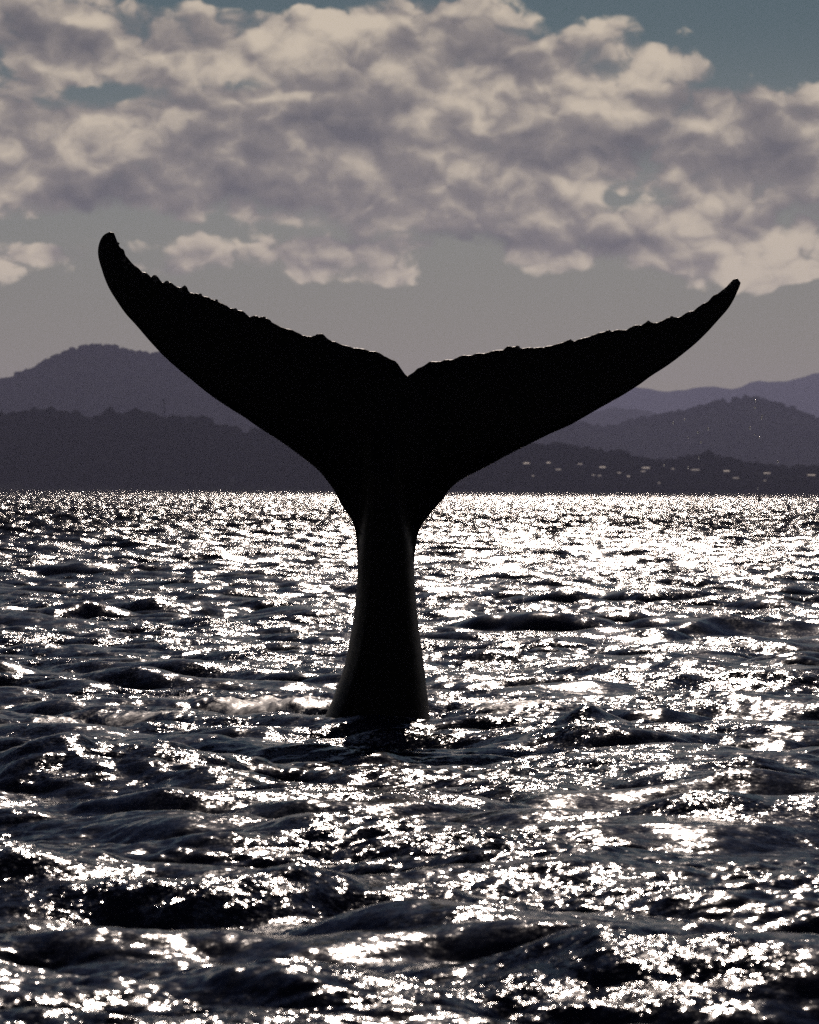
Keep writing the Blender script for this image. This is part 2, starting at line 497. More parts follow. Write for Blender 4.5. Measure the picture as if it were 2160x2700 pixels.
mount = [(-2600, 1120), (-1700, 1060), (-1000, 1090), (-400, 1060)] + crop([(0, 370), (60, 355), (120, 325), (200, 290), (300, 240), (360, 205),
    (430, 175), (520, 150), (580, 140), (640, 135), (700, 142), (750, 150), (770, 172), (810, 165), (850, 182), (900, 183),
    (960, 195), (1030, 188)], 0, 850, 2.464) + [(500, 940), (640, 985), (800, 1040), (1000, 1100), (1150, 1135), (1350, 1130)] + crop([
    (0, 440), (60, 425), (100, 422), (150, 440), (225, 467),
    (300, 445), (370, 430), (440, 410), (480, 395), (540, 385), (600, 375), (650, 355), (720, 345), (790, 345), (850, 320),
    (920, 300), (980, 280), (1020, 272), (1060, 278), (1090, 290), (1120, 285), (1150, 255), (1200, 250), (1260, 240),
    (1310, 243), (1350, 265), (1400, 290), (1450, 300), (1500, 320), (1560, 330), (1620, 350), (1670, 380), (1725, 405)],
    1500, 950, 2.614) + [(2300, 1140), (2600, 1150), (3100, 1090), (3700, 1120), (4600, 1060)]
mid_far = [(-2600, 1150), (300, 1150), (1000, 1120), (1350, 1075), (1480, 1085)] + crop([(180, 345), (300, 310), (400, 315), (480, 325), (560, 340), (640, 355),
    (760, 400), (900, 420)], 1500, 950, 2.614) + [(2000, 1120), (2600, 1090), (4600, 1140)]
far = [(-2600, 1110), (300, 1120), (1000, 1060), (1500, 1005)] + crop([(500, 170), (560, 180), (640, 195), (720, 195), (800, 190), (900, 170), (1000, 165),
    (1060, 170), (1110, 180), (1180, 160), (1250, 135), (1320, 130), (1400, 130), (1480, 130), (1540, 120), (1600, 90),
    (1660, 80), (1725, 75)], 1500, 950, 2.614) + [(2350, 965), (2700, 1000), (3300, 960), (4600, 1030)]

m_wood = plain('woodland_leaves', (0.020, 0.024, 0.018), 0.95, scale=0.02, vary=0.25)
m_hill = plain('hillside', (0.020, 0.024, 0.020), 0.95, scale=0.01, vary=0.35)
for m_ in (m_wood, m_hill):
    m_.node_tree.nodes['Principled BSDF'].inputs['Specular IOR Level'].default_value = 0.0

def wobble(x, n, lo, hi, seed):
    r = np.random.default_rng(seed)
    out = 0 * x
    for _ in range(n):
        lam = math.exp(r.uniform(math.log(lo), math.log(hi)))
        out = out + lam * np.sin(x * 2 * np.pi / lam + r.uniform(0, 6.28))
    return out / math.sqrt(n)

HILL = {}
def hill(name, label, prof, dist, front, back, cols, seed, rough):
    prof = sorted(prof)
    px = np.linspace(prof[0][0], prof[-1][0], cols)
    py = np.interp(px, [p[0] for p in prof], [p[1] for p in prof])
    x, _, top = place(px, py, dist)
    x, top = x, top - rough * 2.2
    t = np.concatenate([[-0.10, 0], np.linspace(0, 1, 26)[1:], np.linspace(1, 2, 14)[1:]])
    T, XX = np.meshgrid(t, x, indexing='ij')
    H = np.broadcast_to(top, T.shape)
    lift = np.where(T <= 1, np.clip(T, 0, 1) ** 0.85, np.clip(2 - T, 0, 1) ** 1.2)
    YY = dist + np.where(T <= 1, (T - 1) * front, (T - 1) * back)
    n = wobble(XX * 0.9 + YY * 0.5, 5, front * .15, front * .9, seed) * wobble(YY * 0.8 - XX * .4, 4, front * .2, front, seed + 1)
    n = n / (np.abs(n).max() + 1e-6)
    ZZ = H * (lift + 0.10 * n * np.clip(T, 0, 1) * np.clip(1 - T, 0, 1) * 4) - np.where(T < 0, 3.0, 0)
    ZZ = np.where(T >= 1.999, -2.0, ZZ)
    ZZ = ZZ + np.where((T > 0) & (T < 2), rng.normal(0, rough * .5, T.shape), 0)
    ZZ = np.maximum(ZZ, np.where((T < 0) | (T > 1.9), -1.2, 0.4))
    ZZ = np.where((T < 0) | (T > 1.999), -1.2, ZZ)
    me = mesh_np(name, np.stack([XX, YY, ZZ], -1).reshape(-1, 3), grid_faces(*T.shape))
    o = link(name, me, m_hill)
    tag(o, label, kind='structure')
    HILL[name] = (XX, YY, ZZ, t)
    return o

hill('coast_hill', 'dark wooded coastal ridge along the far shore', near, 3500, 320, 500, 900, 1, 0.9)
hill('mountain', 'hazy purple hills behind the coastal ridge', mount, 6800, 900, 900, 700, 5, 2.0)
hill('distant_ridge', 'pale distant ridge low behind the right hills', mid_far, 10500, 1000, 900, 240, 9, 3.0)
hill('distant_mountain', 'palest farthest ridge fading into the sky', far, 15500, 1000, 900, 300, 13, 4.0)

gold = (1 + 5 ** .5) / 2
ico_v = np.array([(-1, gold, 0), (1, gold, 0), (-1, -gold, 0), (1, -gold, 0), (0, -1, gold), (0, 1, gold), (0, -1, -gold), (0, 1, -gold),
                  (gold, 0, -1), (gold, 0, 1), (-gold, 0, -1), (-gold, 0, 1)]) / math.hypot(1, gold)
ico_f = np.array([(0, 11, 5), (0, 5, 1), (0, 1, 7), (0, 7, 10), (0, 10, 11), (1, 5, 9), (5, 11, 4), (11, 10, 2), (10, 7, 6), (7, 1, 8),
                  (3, 9, 4), (3, 4, 2), (3, 2, 6), (3, 6, 8), (3, 8, 9), (4, 9, 5), (2, 4, 11), (6, 2, 10), (8, 6, 7), (9, 8, 1)])
low_ico = (ico_v, ico_f)
# woods on the hills: crowns without number, one mass on each hill
def woods(name, label, hname, count, ridge_count, r0, r1, seed, xlim):
    XX, YY, ZZ, t = HILL[hname]
    g = np.random.default_rng(seed)
    bm = bmesh.new()
    bmesh.ops.create_icosphere(bm, subdivisions=1, radius=1)
    vs = np.array([v.co[:] for v in bm.verts])
    fs = np.array([[v.index for v in f.verts] for f in bm.faces])
    bm.free()
    ok = np.where((XX[0] > xlim[0]) & (XX[0] < xlim[1]))[0]
    nrow = int((t <= 1).sum())
    high = (vs, fs)
    V, Fc, off = [], [], 0
    for i in range(count + ridge_count):
        fj = g.uniform(ok[0], ok[-1] - 1.01)
        fi = g.uniform(2, nrow - 1.01) if i < count else g.normal(nrow - 1.3, 0.8)
        fi = min(max(fi, 2), len(t) - 3)
        a, c = int(fi), int(fj)
        ta, tc_ = fi - a, fj - c
        def s(M):
            return (M[a, c] * (1 - tc_) + M[a, c + 1] * tc_) * (1 - ta) + (M[a + 1, c] * (1 - tc_) + M[a + 1, c + 1] * tc_) * ta
        vs, fs = high if i >= count else low_ico
        r = g.uniform(r0, r1) * (1 if g.random() < .85 else 1.5)
        flat = 1.0 if i >= count else .55
        q = vs * (1 + g.uniform(-.28, .28, (len(vs), 1))) * np.array([r * g.uniform(.8, 1.3), r, r * flat * g.uniform(.55, 1.0)])
        V.append(q + np.array([s(XX), s(YY), s(ZZ) + r * 0.25]))
        Fc.append(fs + off)
        off += len(vs)
    me = mesh_np(name, np.concatenate(V), np.concatenate(Fc), smooth=True)
    o = link(name, me, m_wood)
    return tag(o, label, kind='stuff')

woods('woodland', 'dark tree canopy covering the coastal ridge', 'coast_hill', 7000, 1300, 2.6, 4.6, 21, (-430, 430))
woods('woodland', 'hazy tree canopy along the crests of the hills behind', 'mountain', 1800, 2200, 3.0, 5.5, 22, (-700, 700))

# ----------------------------------------------------------------------------
# air between the sea and the hills
# ----------------------------------------------------------------------------
hz = bmesh.new()
bmesh.ops.create_cube(hz, size=1.0)
bmesh.ops.scale(hz, verts=hz.verts, vec=(36000, 36000, 493))
bmesh.ops.translate(hz, verts=hz.verts, vec=(0, 0, 493 / 2 - 3))
m_haze = bpy.data.materials.new('haze_air')
m_haze.use_nodes = True
nt = NT(m_haze.node_tree)
m_haze.node_tree.nodes.clear()
vol = nt.new('ShaderNodeVolumePrincipled')
vol.inputs['Color'].default_value = (0.57, 0.61, 0.95, 1)
vol.inputs['Density'].default_value = 4.5e-5
vol.inputs['Anisotropy'].default_value = 0.45
out = nt.new('ShaderNodeOutputMaterial')
nt.put(out.inputs['Volume'], vol.outputs[0])
haze = link('haze', mesh_bm('haze', hz), m_haze)
tag(haze, 'thin bluish haze that pales the far hills', kind='stuff')

# ----------------------------------------------------------------------------
# the whale: tail stock and flukes, one continuous skin
# ----------------------------------------------------------------------------
L1 = lambda p: crop(p, 200, 550, 1.9167)
L2 = lambda p: crop(p, 1050, 700, 1.554)
L3 = lambda p: crop(p, 800, 1150, 2.695)
lead_left = L1([(165, 117), (135, 130), (115, 160), (105, 195), (104, 230), (112, 270), (125, 310), (140, 355), (165, 410),
    (200, 465), (245, 530), (300, 590), (360, 660), (430, 735), (500, 800), (580, 865), (680, 945), (780, 1012), (850, 1055),
    (920, 1105), (1000, 1155), (1080, 1210), (1150, 1262), (1210, 1310), (1250, 1350), (1280, 1390)])
stock_left = L3([(215, 380), (250, 450), (290, 520), (330, 575), (358, 630), (372, 690), (380, 760), (384, 840), (387, 930),
    (385, 1020), (380, 1110), (372, 1200), (362, 1290), (350, 1370), (335, 1450), (320, 1530), (300, 1620), (275, 1710),
    (245, 1790), (215, 1870), (185, 1940), (150, 2025), (90, 2200), (30, 2420)])
stock_right = L3([(985, 2420), (940, 2200), (918, 2040), (905, 1980), (895, 1870), (880, 1760), (868, 1650), (855, 1560), (843, 1480),
    (832, 1400), (822, 1320), (812, 1230), (803, 1140), (797, 1050), (791, 960), (789, 900), (795, 840), (802, 770), (810, 720),
    (825, 670), (850, 620), (885, 575), (930, 520), (970, 470)])
lead_right = L2([(180, 965), (205, 925), (240, 890), (290, 860), (350, 830), (400, 803), (470, 765), (540, 730), (620, 690),
    (700, 655), (770, 615), (840, 575), (920, 530), (990, 485), (1030, 455), (1100, 410), (1160, 365), (1220, 315), (1270, 265),
    (1310, 220), (1345, 180), (1370, 140), (1385, 105), (1395, 85), (1398, 70)])
trail_right = L2([(1385, 55), (1365, 58), (1350, 75), (1338, 90), (1325, 100), (1300, 115), (1270, 140), (1240, 160), (1215, 178),
    (1190, 187), (1160, 205), (1140, 213), (1115, 208), (1090, 220), (1060, 232), (1035, 235), (1020, 228), (1000, 238),
    (985, 245), (965, 245), (930, 263), (895, 263), (870, 270), (855, 263), (820, 278), (790, 285), (760, 297), (720, 307),
    (700, 303), (670, 315), (630, 325), (590, 336), (560, 333), (520, 340), (500, 337), (485, 330), (465, 335), (445, 331),
    (420, 345), (390, 350), (350, 357), (300, 365), (270, 366), (240, 377), (200, 387), (160, 392), (125, 395), (100, 410),
    (75, 425), (50, 443)])
trail_left = L1([(1672, 848), (1660, 838), (1645, 815), (1625, 785), (1605, 768), (1575, 755), (1540, 735), (1510, 722),
    (1480, 718), (1440, 708), (1400, 702), (1370, 695), (1330, 683), (1290, 668), (1265, 655), (1245, 635), (1215, 632),
    (1185, 647), (1165, 647), (1130, 632), (1090, 615), (1050, 603), (1020, 592), (985, 575), (965, 553), (945, 545), (920, 550),
    (900, 540), (870, 543), (850, 527), (820, 515), (800, 502), (775, 502), (755, 492), (725, 475), (705, 460), (690, 465),
    (655, 445), (625, 432), (590, 432), (568, 420), (555, 395), (540, 390), (525, 402), (500, 390), (475, 375), (455, 370),
    (430, 372), (418, 360), (405, 340), (385, 337), (375, 345), (350, 325), (330, 320), (310, 300), (285, 285), (262, 258),
    (245, 235), (235, 210), (215, 195), (200, 160), (185, 125)])

def dense(pts, stepl, smooth):
    """resample a traced line evenly; smooth lines go through a Catmull-Rom curve"""
    p = np.array(pts, float)
    if smooth:
        q = np.vstack([2 * p[0] - p[1], p, 2 * p[-1] - p[-2]])
        res = []
        for i in range(1, len(q) - 2):
            for s in np.linspace(0, 1, 8, endpoint=False):
                a, b_, c, d_ = q[i - 1], q[i], q[i + 1], q[i + 2]
                res.append(0.5 * (2 * b_ + (c - a) * s + (2 * a - 5 * b_ + 4 * c - d_) * s ** 2 + (3 * b_ - a - 3 * c + d_) * s ** 3))
        res.append(p[-1])
        p = np.array(res)
    L = np.concatenate([[0], np.cumsum(np.hypot(*np.diff(p, axis=0).T))])
    s = np.linspace(0, L[-1], max(2, int(L[-1] / stepl)))
    return np.stack([np.interp(s, L, p[:, 0]), np.interp(s, L, p[:, 1])], -1)

def soften(p, n):
    for _ in range(n):
        q = p.copy()
        q[1:-1] = 0.25 * p[:-2] + 0.5 * p[1:-1] + 0.25 * p[2:]
        p = q
    return p

edge_a = soften(dense(lead_left + stock_left, 5.5, True), 3)
edge_b = soften(dense(stock_right + lead_right, 5.5, True), 3)
edge_c = dense([lead_right[-1]] + trail_right + trail_left + [lead_left[0]], 3.6, False)
# the ragged rear margin: small nicks and knobs on top of the traced ones
ns = wobble(np.arange(len(edge_c)) * 1.0, 7, 3.0, 14.0, 4)
edge_c[2:-2, 1] += (ns * 0.13 * (0.4 + rng.random(len(edge_c))))[2:-2]
outline = np.vstack([edge_a, edge_b, edge_c[1:-1]])

def in_poly(p, poly):
    x, y = p[:, 0], p[:, 1]
    inside = np.zeros(len(p), bool)
    a, b_ = poly, np.roll(poly, -1, 0)
    for (x0, y0), (x1, y1) in zip(a, b_):
        if y0 == y1:
            continue
        hit = ((y0 > y) != (y1 > y)) & (x < (x1 - x0) * (y - y0) / (y1 - y0) + x0)
        inside ^= hit
    return inside

def dist_line(p, line, closed=False):
    a = line
    b_ = np.roll(line, -1, 0)
    if not closed:
        a, b_ = a[:-1], b_[:-1]
    best = np.full(len(p), 1e9)
    for (x0, y0), (x1, y1) in zip(a, b_):
        dx, dy = x1 - x0, y1 - y0
        t = np.clip(((p[:, 0] - x0) * dx + (p[:, 1] - y0) * dy) / (dx * dx + dy * dy + 1e-9), 0, 1)
        best = np.minimum(best, (p[:, 0] - x0 - t * dx) ** 2 + (p[:, 1] - y0 - t * dy) ** 2)
    return np.sqrt(best)

gx, gy = np.meshgrid(np.arange(240, 1960, 8.0), np.arange(600, 2060, 8.0))
cand = np.stack([gx.ravel(), gy.ravel()], -1) + rng.uniform(-1.6, 1.6, (gx.size, 2))
cand = cand[in_poly(cand, outline)]
dc = dist_line(cand, outline, True)
inner = [cand[dc > 15]]
tang = np.roll(outline, -1, 0) - np.roll(outline, 1, 0)
tang /= np.hypot(tang[:, 0], tang[:, 1])[:, None] + 1e-9
nrm = np.stack([-tang[:, 1], tang[:, 0]], -1)
if not in_poly(outline[100:101] + nrm[100:101] * 2, outline)[0]:
    nrm = -nrm
for off, st in ((1.0, 1), (3.0, 1), (6.5, 2), (11.0, 2)):
    q = (outline + nrm * off)[::st]
    q = q[in_poly(q, outline)]
    inner.append(q[dist_line(q, outline, True) > off * 0.8])
pts2 = np.vstack([outline] + inner)
nb = len(outline)
edges = [(i, (i + 1) % nb) for i in range(nb)]
rv, re, rf, ov, oe, of = delaunay_2d_cdt([Vector(p) for p in pts2], edges, [], 1, 1e-6)
P2 = np.array([v[:] for v in rv])
tri = np.array([list(f) for f in rf])
border = dist_line(P2, outline, True) < 1e-3

SC = 30.0 / F                                   # metres per photo pixel at the whale
dl = np.minimum(dist_line(P2, edge_a), dist_line(P2, edge_b)) * SC     # to the leading edge or stock side
dt = dist_line(P2, edge_c) * SC                                        # to the rear margin
# flukes: a wing section, thick and round in front, thin behind
chord = dl + dt + 1e-6
s = dl / chord
span = np.abs(P2[:, 0] - 1073) * SC
sect = 5.0 * (0.2969 * np.sqrt(s) - 0.1260 * s - 0.3516 * s ** 2 + 0.2843 * s ** 3 - 0.1015 * s ** 4)
t_fl = sect * np.minimum(chord, 1.0) * (0.10 + 0.12 * np.exp(-(span / 0.6) ** 2)) * 1.0 + 0.012 * np.sqrt(np.clip(np.minimum(dl, dt) / 0.02, 0, 1))
# stock: deep oval with a blunt keel towards us, running up into the middle of the flukes
ly, lx = stock_left_arr = np.array(L3([(430, 200), (420, 420), (412, 560), (402, 700), (390, 840), (387, 930), (385, 1020), (380, 1110), (372, 1200), (362, 1290), (350, 1370), (335, 1450),
    (320, 1530), (300, 1620), (275, 1710), (245, 1790), (215, 1870), (185, 1940), (150, 2025), (90, 2200), (20, 2440)])).T[::-1]
ry, rx = np.array(L3([(700, 200), (715, 420), (740, 560), (765, 700), (783, 840), (787, 930), (797, 1050), (803, 1140), (812, 1230), (822, 1320),
    (832, 1400), (843, 1480), (855, 1560), (868, 1650), (880, 1760), (895, 1870), (905, 1980), (918, 2040), (940, 2200), (990, 2440)])).T[::-1]
xl, xr = np.interp(P2[:, 1], ly, lx), np.interp(P2[:, 1], ry, rx)
q = (P2[:, 0] - (xl + xr) / 2) / ((xr - xl) / 2)
half = (xr - xl) / 2 * SC
depth = np.interp(P2[:, 1], [950, 1080, 1250, 1450, 1700, 1900, 2060], [0.0, 0.05, 0.20, 0.27, 0.33, 0.38, 0.40])
oval = np.clip(1 - np.abs(q) ** 4.6, 0, 1) ** 0.55
q0 = np.interp(P2[:, 1], [1300, 1450, 1650, 1880, 2060], [-.30, -.42, -.55, -.70, -.72])
t_front = depth * oval + np.minimum(depth, .3) * (.13 * np.exp(-((q - q0) / .10) ** 2) - .05 * np.exp(-((q - q0 - .22) / .12) ** 2)) * oval
t_back = depth * oval * 0.85
def smax(a, b_, k):
    h_ = np.clip(0.5 + 0.5 * (a - b_) / k, 0, 1)
    return b_ + (a - b_) * h_ + k * h_ * (1 - h_)
edge_zero = np.sqrt(np.clip(np.minimum(dl, dt) / 0.03, 0, 1))
kk = 0.035 * edge_zero + 1e-6
tf, tb = smax(t_fl, t_front, kk), smax(t_fl, t_back, kk)
tf, tb = np.where(border, 0, tf), np.where(border, 0, tb)
# slight dents and scars of the skin
dent = 0.0025 * wobble(P2[:, 0] * 1.0 + P2[:, 1] * .6, 5, .5, 1.6, 31) * wobble(P2[:, 1] - P2[:, 0] * .5, 5, .5, 1.6, 32)
tf = np.where(border, 0, np.maximum(tf + np.clip(dent, -.004, .004) * edge_zero, 0.001))
# the flukes sweep: tips bend away, the left lobe comes towards us
off_x = (P2[:, 0] - 1073) * SC
mid = 0.10 * np.clip(np.abs(off_x) / 2.2, 0, 1) ** 2 * 4.0 + 0.16 * off_x * np.clip(np.abs(off_x) / 1.0, 0, 1)
mid = mid - 0.10 * np.clip((1300 - P2[:, 1]) / 300, 0, 1) * np.exp(-(off_x / .8) ** 2) + 0.10
Dm = 30.0 + mid
def world(depth_arr):
    x, y, z = place(P2[:, 0], P2[:, 1], Dm)        # shape is laid out on the tail's own middle surface
    return np.stack([x, depth_arr, z], -1)
Vf, Vb = world(Dm - tf), world(Dm + tb)
idx_b = np.full(len(P2), -1)
free = np.where(~border)[0]
idx_b[free] = len(P2) + np.arange(len(free))
idx_b[border] = np.where(border)[0]
allv = np.vstack([Vf, Vb[free]])
a, b_, c = allv[tri[:, 0]], allv[tri[:, 1]], allv[tri[:, 2]]
facing = np.cross(b_ - a, c - a)[:, 1].mean()
front_tri = tri if facing < 0 else tri[:, ::-1]
back_tri = idx_b[tri[:, ::-1] if facing < 0 else tri]
whale_me = mesh_np('whale', allv, np.vstack([front_tri, back_tri]))

m_skin, nt, b = material('wet_whale_skin')
geo = nt.new('ShaderNodeNewGeometry')
P = geo.outputs['Position']
blot = nt.noise(P, 5.0, 6.0, 0.6)
scar = nt.noise(nt.v('MULTIPLY', P, (40, 40, 3)), 1.0, 4.0, 0.6)
base = nt.mix(nt.step(blot, 0.35, 0.75), (0.0025, 0.0022, 0.0022, 1), (0.006, 0.0055, 0.0055, 1))
base = nt.mix(nt.m('MULTIPLY', nt.step(scar, 0.66, 0.78), 0.35), base, (0.03, 0.03, 0.03, 1))
nt.put(b.inputs['Base Color'], base)
nt.put(b.inputs['Roughness'], nt.m('MULTIPLY_ADD', blot, 0.15, 0.33))
b.inputs['IOR'].default_value = 1.36
b.inputs['Specular IOR Level'].default_value = 0.20
bump = nt.new('ShaderNodeBump')
bump.inputs['Strength'].default_value = 0.3
bump.inputs['Distance'].default_value = 0.01
nt.put(bump.inputs['Height'], nt.noise(P, 28.0, 5.0, 0.6))
nt.put(b.inputs['Normal'], bump.outputs[0])
whale = link('whale', whale_me, m_skin)
tag(whale, 'black whale tail with both flukes raised upright out of the sea', 'whale')

# barnacles on the rear margin of the flukes
m_barn = plain('barnacle_shell', (0.10, 0.095, 0.085), 0.7, scale=60, vary=0.4)
bm = bmesh.new()
n = 8
ring = []
for r_, h_ in ((1.0, -.25), (.95, .1), (.7, .55), (.42, .8), (.30, .74), (.18, .35)):
    ring.append([bm.verts.new((r_ * math.cos(6.283 * k / n) * (1 + .10 * (k % 2)), r_ * math.sin(6.283 * k / n) * (1 + .10 * (k % 2)), h_)) for k in range(n)])
for r0, r1 in zip(ring, ring[1:]):
    for k in range(n):
        bm.faces.new((r0[k], r0[(k + 1) % n], r1[(k + 1) % n], r1[k]))
bm.faces.new(ring[-1])
bm.faces.new(ring[0][::-1])
barn_me = mesh_bm('barnacle', bm)
spots = L1([(205, 178), (240, 262), (262, 282), (250, 300), (395, 345), (455, 378), (543, 398), (470, 395), (400, 365), (330, 335), (625, 440),
    (705, 468), (800, 510), (945, 553), (290, 300), (520, 412)]) + L2([(1370, 65), (1355, 85), (1330, 105), (1115, 214), (1020, 234), (860, 270), (700, 310), (485, 337), (1190, 195)])
for px, py in spots:
    o = link('barnacle', barn_me, m_barn, whale)
    k = int(np.argmin((P2[:, 0] - px) ** 2 + (P2[:, 1] - py) ** 2 + border * 1e6))
    p = allv[k]
    sz = random.uniform(0.010, 0.019)
    o.location = (p[0], p[1], p[2])
    o.rotation_euler = (R(random.uniform(20, 85)), 0, R(random.uniform(-30, 30)))
    o.scale = (sz, sz, sz * random.uniform(.8, 1.2))

# ----------------------------------------------------------------------------
# small things: houses on the far shore, a mast, shore pines, a buoy, spray
# ----------------------------------------------------------------------------
m_wall = plain('house_wall', (0.20, 0.19, 0.17), 0.8, vary=.1)
m_roof_b = plain('pale_metal_roof', (0.26, 0.24, 0.21), 0.60, metal=0.4, vary=.08)
m_roof_d = plain('weathered_roof', (0.16, 0.15, 0.14), 0.65, metal=0.1, vary=.15)
m_glass = plain('window_glass', (0.03, 0.035, 0.04), 0.08, vary=.1)

def box_bm(bm, x0, x1, y0, y1, z0, z1):
    v = [bm.verts.new((x, y, z)) for z in (z0, z1) for x, y in ((x0, y0), (x1, y0), (x1, y1), (x0, y1))]
    for f in ((3, 2, 1, 0), (4, 5, 6, 7), (0, 1, 5, 4), (1, 2, 6, 5), (2, 3, 7, 6), (3, 0, 4, 7)):
        bm.faces.new([v[i] for i in f])

bm = bmesh.new()
box_bm(bm, -.5, .5, -.5, .5, -1.2, 1)
wall_me = mesh_bm('wall', bm)
wall_me.materials.append(m_wall)
def roof_mesh():
    bm = bmesh.new()
    rise, e = 0.30, 0.56                       # about 16 degrees of pitch once scaled
    top = [bm.verts.new((x, 0, rise)) for x in (-e, e)]
    fr = [bm.verts.new((x, -e, 0)) for x in (-e, e)]
    bk = [bm.verts.new((x, e, 0)) for x in (-e, e)]
    top2 = [bm.verts.new((x, 0, rise - .06)) for x in (-e, e)]
    fr2 = [bm.verts.new((x, -e, -.06)) for x in (-e, e)]
    bk2 = [bm.verts.new((x, e, -.06)) for x in (-e, e)]
    for f in ((fr[0], fr[1], top[1], top[0]), (top[0], top[1], bk[1], bk[0]), (fr2[0], fr2[1], fr[1], fr[0]), (bk[0], bk[1], bk2[1], bk2[0]),
              (fr[0], top[0], top2[0], fr2[0]), (top[0], bk[0], bk2[0], top2[0]), (fr[1], fr2[1], top2[1], top[1]), (top[1], top2[1], bk2[1], bk[1]),
              (fr2[1], fr2[0], top2[0], top2[1]), (top2[1], top2[0], bk2[0], bk2[1])):
        bm.faces.new(f)
    return mesh_bm('roof', bm)
roof_me = {True: roof_mesh(), False: roof_mesh()}
roof_me[True].materials.append(m_roof_b)
roof_me[False].materials.append(m_roof_d)
bm = bmesh.new()
box_bm(bm, -.5, .5, -.5, .5, -.5, .5)
pane_me = mesh_bm('window', bm)
pane_me.materials.append(m_glass)

# (px, py, width in photo px, bright roof, label)
H5 = lambda x, y: (1500 + x / 2.614, 950 + y / 2.614)
H2 = lambda x, y: (1050 + x / 1.554, 700 + y / 1.554)
houses = [
    (*H5(1670, 788), 27, True, 'long bright roofed house nearest the right edge on the far shore'),
    (*H5(1365, 775), 22, True, 'bright roofed house above a small pale dot, second from the right edge of the shore'),
    (*H5(1150, 808), 20, False, 'dull low roofed house below and right of the middle of the shore houses'),
    (*H5(1085, 760), 20, True, 'bright roofed house just right of the low wooded knoll on the shore'),
    (*H5(870, 752), 28, False, 'long dim roofed house at the foot of the low wooded knoll'),
    (*H5(530, 738), 26, True, 'brightest long roofed house left of the wooded knoll on the shore ridge'),
    (*H5(510, 762), 15, False, 'small dim house directly below the brightest roof left of the knoll'),
    (*H5(715, 745), 10, False, 'tiny dim house between the brightest roof and the wooded knoll'),
    (*H5(230, 733), 21, True, 'bright roofed house on the ridge slope nearest below the right fluke'),
    (*H5(75, 712), 15, False, 'dim roofed house high on the ridge directly under the right fluke'),
    (*H5(345, 772), 13, False, 'dim little house on the slope under the shore ridge houses'),
    (*H5(210, 792), 11, False, 'small pale house low on the slope, right one of a close pair'),
    (*H5(168, 788), 8, False, 'small pale house low on the slope, left one of a close pair'),
    (*H5(410, 796), 8, True, 'tiny bright house alone in the middle of the lower slope'),
    (*H5(620, 842), 8, False, 'tiny pale house near the water below the brightest roof'),
    (*H5(1350, 826), 8, False, 'tiny pale house straight below the second bright roof from the right'),
    (*H2(525, 808), 20, True, 'leftmost bright roofed house, close beside the lower edge of the right fluke'),
    (*H2(615, 806), 11, True, 'short bright roofed house just right of the leftmost bright roof'),
    (*H2(655, 834), 19, False, 'reddish dim roofed house below the leftmost bright roofs'),
    (*H2(552, 860), 7, False, 'tiny pale house near the water at the left end of the shore houses'),
]
for px, py, wpx, bright, label in houses:
    dist = 3330.0
    # where the slope of the coast hill carries it
    Xh, Yh, Zh, th = HILL['coast_hill']
    j = int(np.argmin(np.abs(Xh[0] - (px - 1080) / F * dist)))
    rows = np.arange(2, int((th <= 1).sum()))
    rise = [CAM_H + (HY - (py - (px - 1080) * ROLL)) / F * Yh[i, j] - Zh[i, j] for i in rows]
    i = rows[int(np.argmin(np.abs(np.array(rise) - 4.0)))]
    dist = float(Yh[i, j]) - 9.0
    x, y, z = [float(q) for q in place(px, py, dist)]
    wd = wpx * .68 / F * dist
    dp, ht = min(max(wd * .7, 3.5), 7.0), 2.1
    h = bpy.data.objects.new('house', None)
    C.objects.link(h)
    h.location = (x, y, z - ht - .6)
    tag(h, label, 'house', 'houses on the far shore')
    wl = link('wall', wall_me, None, h)
    wl.scale = (wd, dp, ht)
    rf_ = link('roof', roof_me[bright], None, h)
    rf_.scale = (wd, dp, dp * .56 * math.tan(R(13.5)) / .30)
    rf_.location = (0, 0, ht + .06)
    for k in (-.26, .26):
        wn = link('window', pane_me, None, wl)
        wn.scale = (.22, .02, .38)
        wn.location = (k, -.505, .5)

# radio mast on the left ridge
m_steel = plain('dark_steel', (0.08, 0.08, 0.085), 0.5, metal=.6)
x, y, z = [float(q) for q in place(431, 1106, 3496.)]
bm = bmesh.new()
hgt = 17.0
for k in range(4):
    sx, sy = ((-1, -1), (1, -1), (1, 1), (-1, 1))[k]
    v0 = [bm.verts.new((sx * .55 + a_, sy * .55 + b2, -6)) for a_, b2 in ((-.12, -.12), (.12, -.12), (.12, .12), (-.12, .12))]
    v1 = [bm.verts.new((sx * .16 + a_, sy * .16 + b2, hgt)) for a_, b2 in ((-.1, -.1), (.1, -.1), (.1, .1), (-.1, .1))]
    for e in range(4):
        bm.faces.new((v0[e], v0[(e + 1) % 4], v1[(e + 1) % 4], v1[e]))
    bm.faces.new(v1)
for lv in range(1, 9):
    zz = -6 + (hgt + 6) * lv / 9
    rr_ = .55 + (.16 - .55) * lv / 9
    box_bm(bm, -rr_, rr_, -rr_, rr_, zz - .08, zz + .08)
mast = link('radio_mast', mesh_bm('radio_mast', bm), m_steel)
mast.location = (x, y, z)
mast.scale = (1.9, 1.9, 1.0)
tag(mast, 'thin lattice radio mast standing on the left wooded ridge', 'mast')
bm = bmesh.new()
for zz in (0, 1.6):
    box_bm(bm, -.9, .9, -.1, .1, zz - .1, zz + .1)
    for xx in (-.8, .8):
        box_bm(bm, xx - .12, xx + .12, -.3, -.1, zz - .6, zz + .6)
an = link('antenna', mesh_bm('antenna', bm), m_steel, mast)
an.location = (0, 0, hgt - 2)

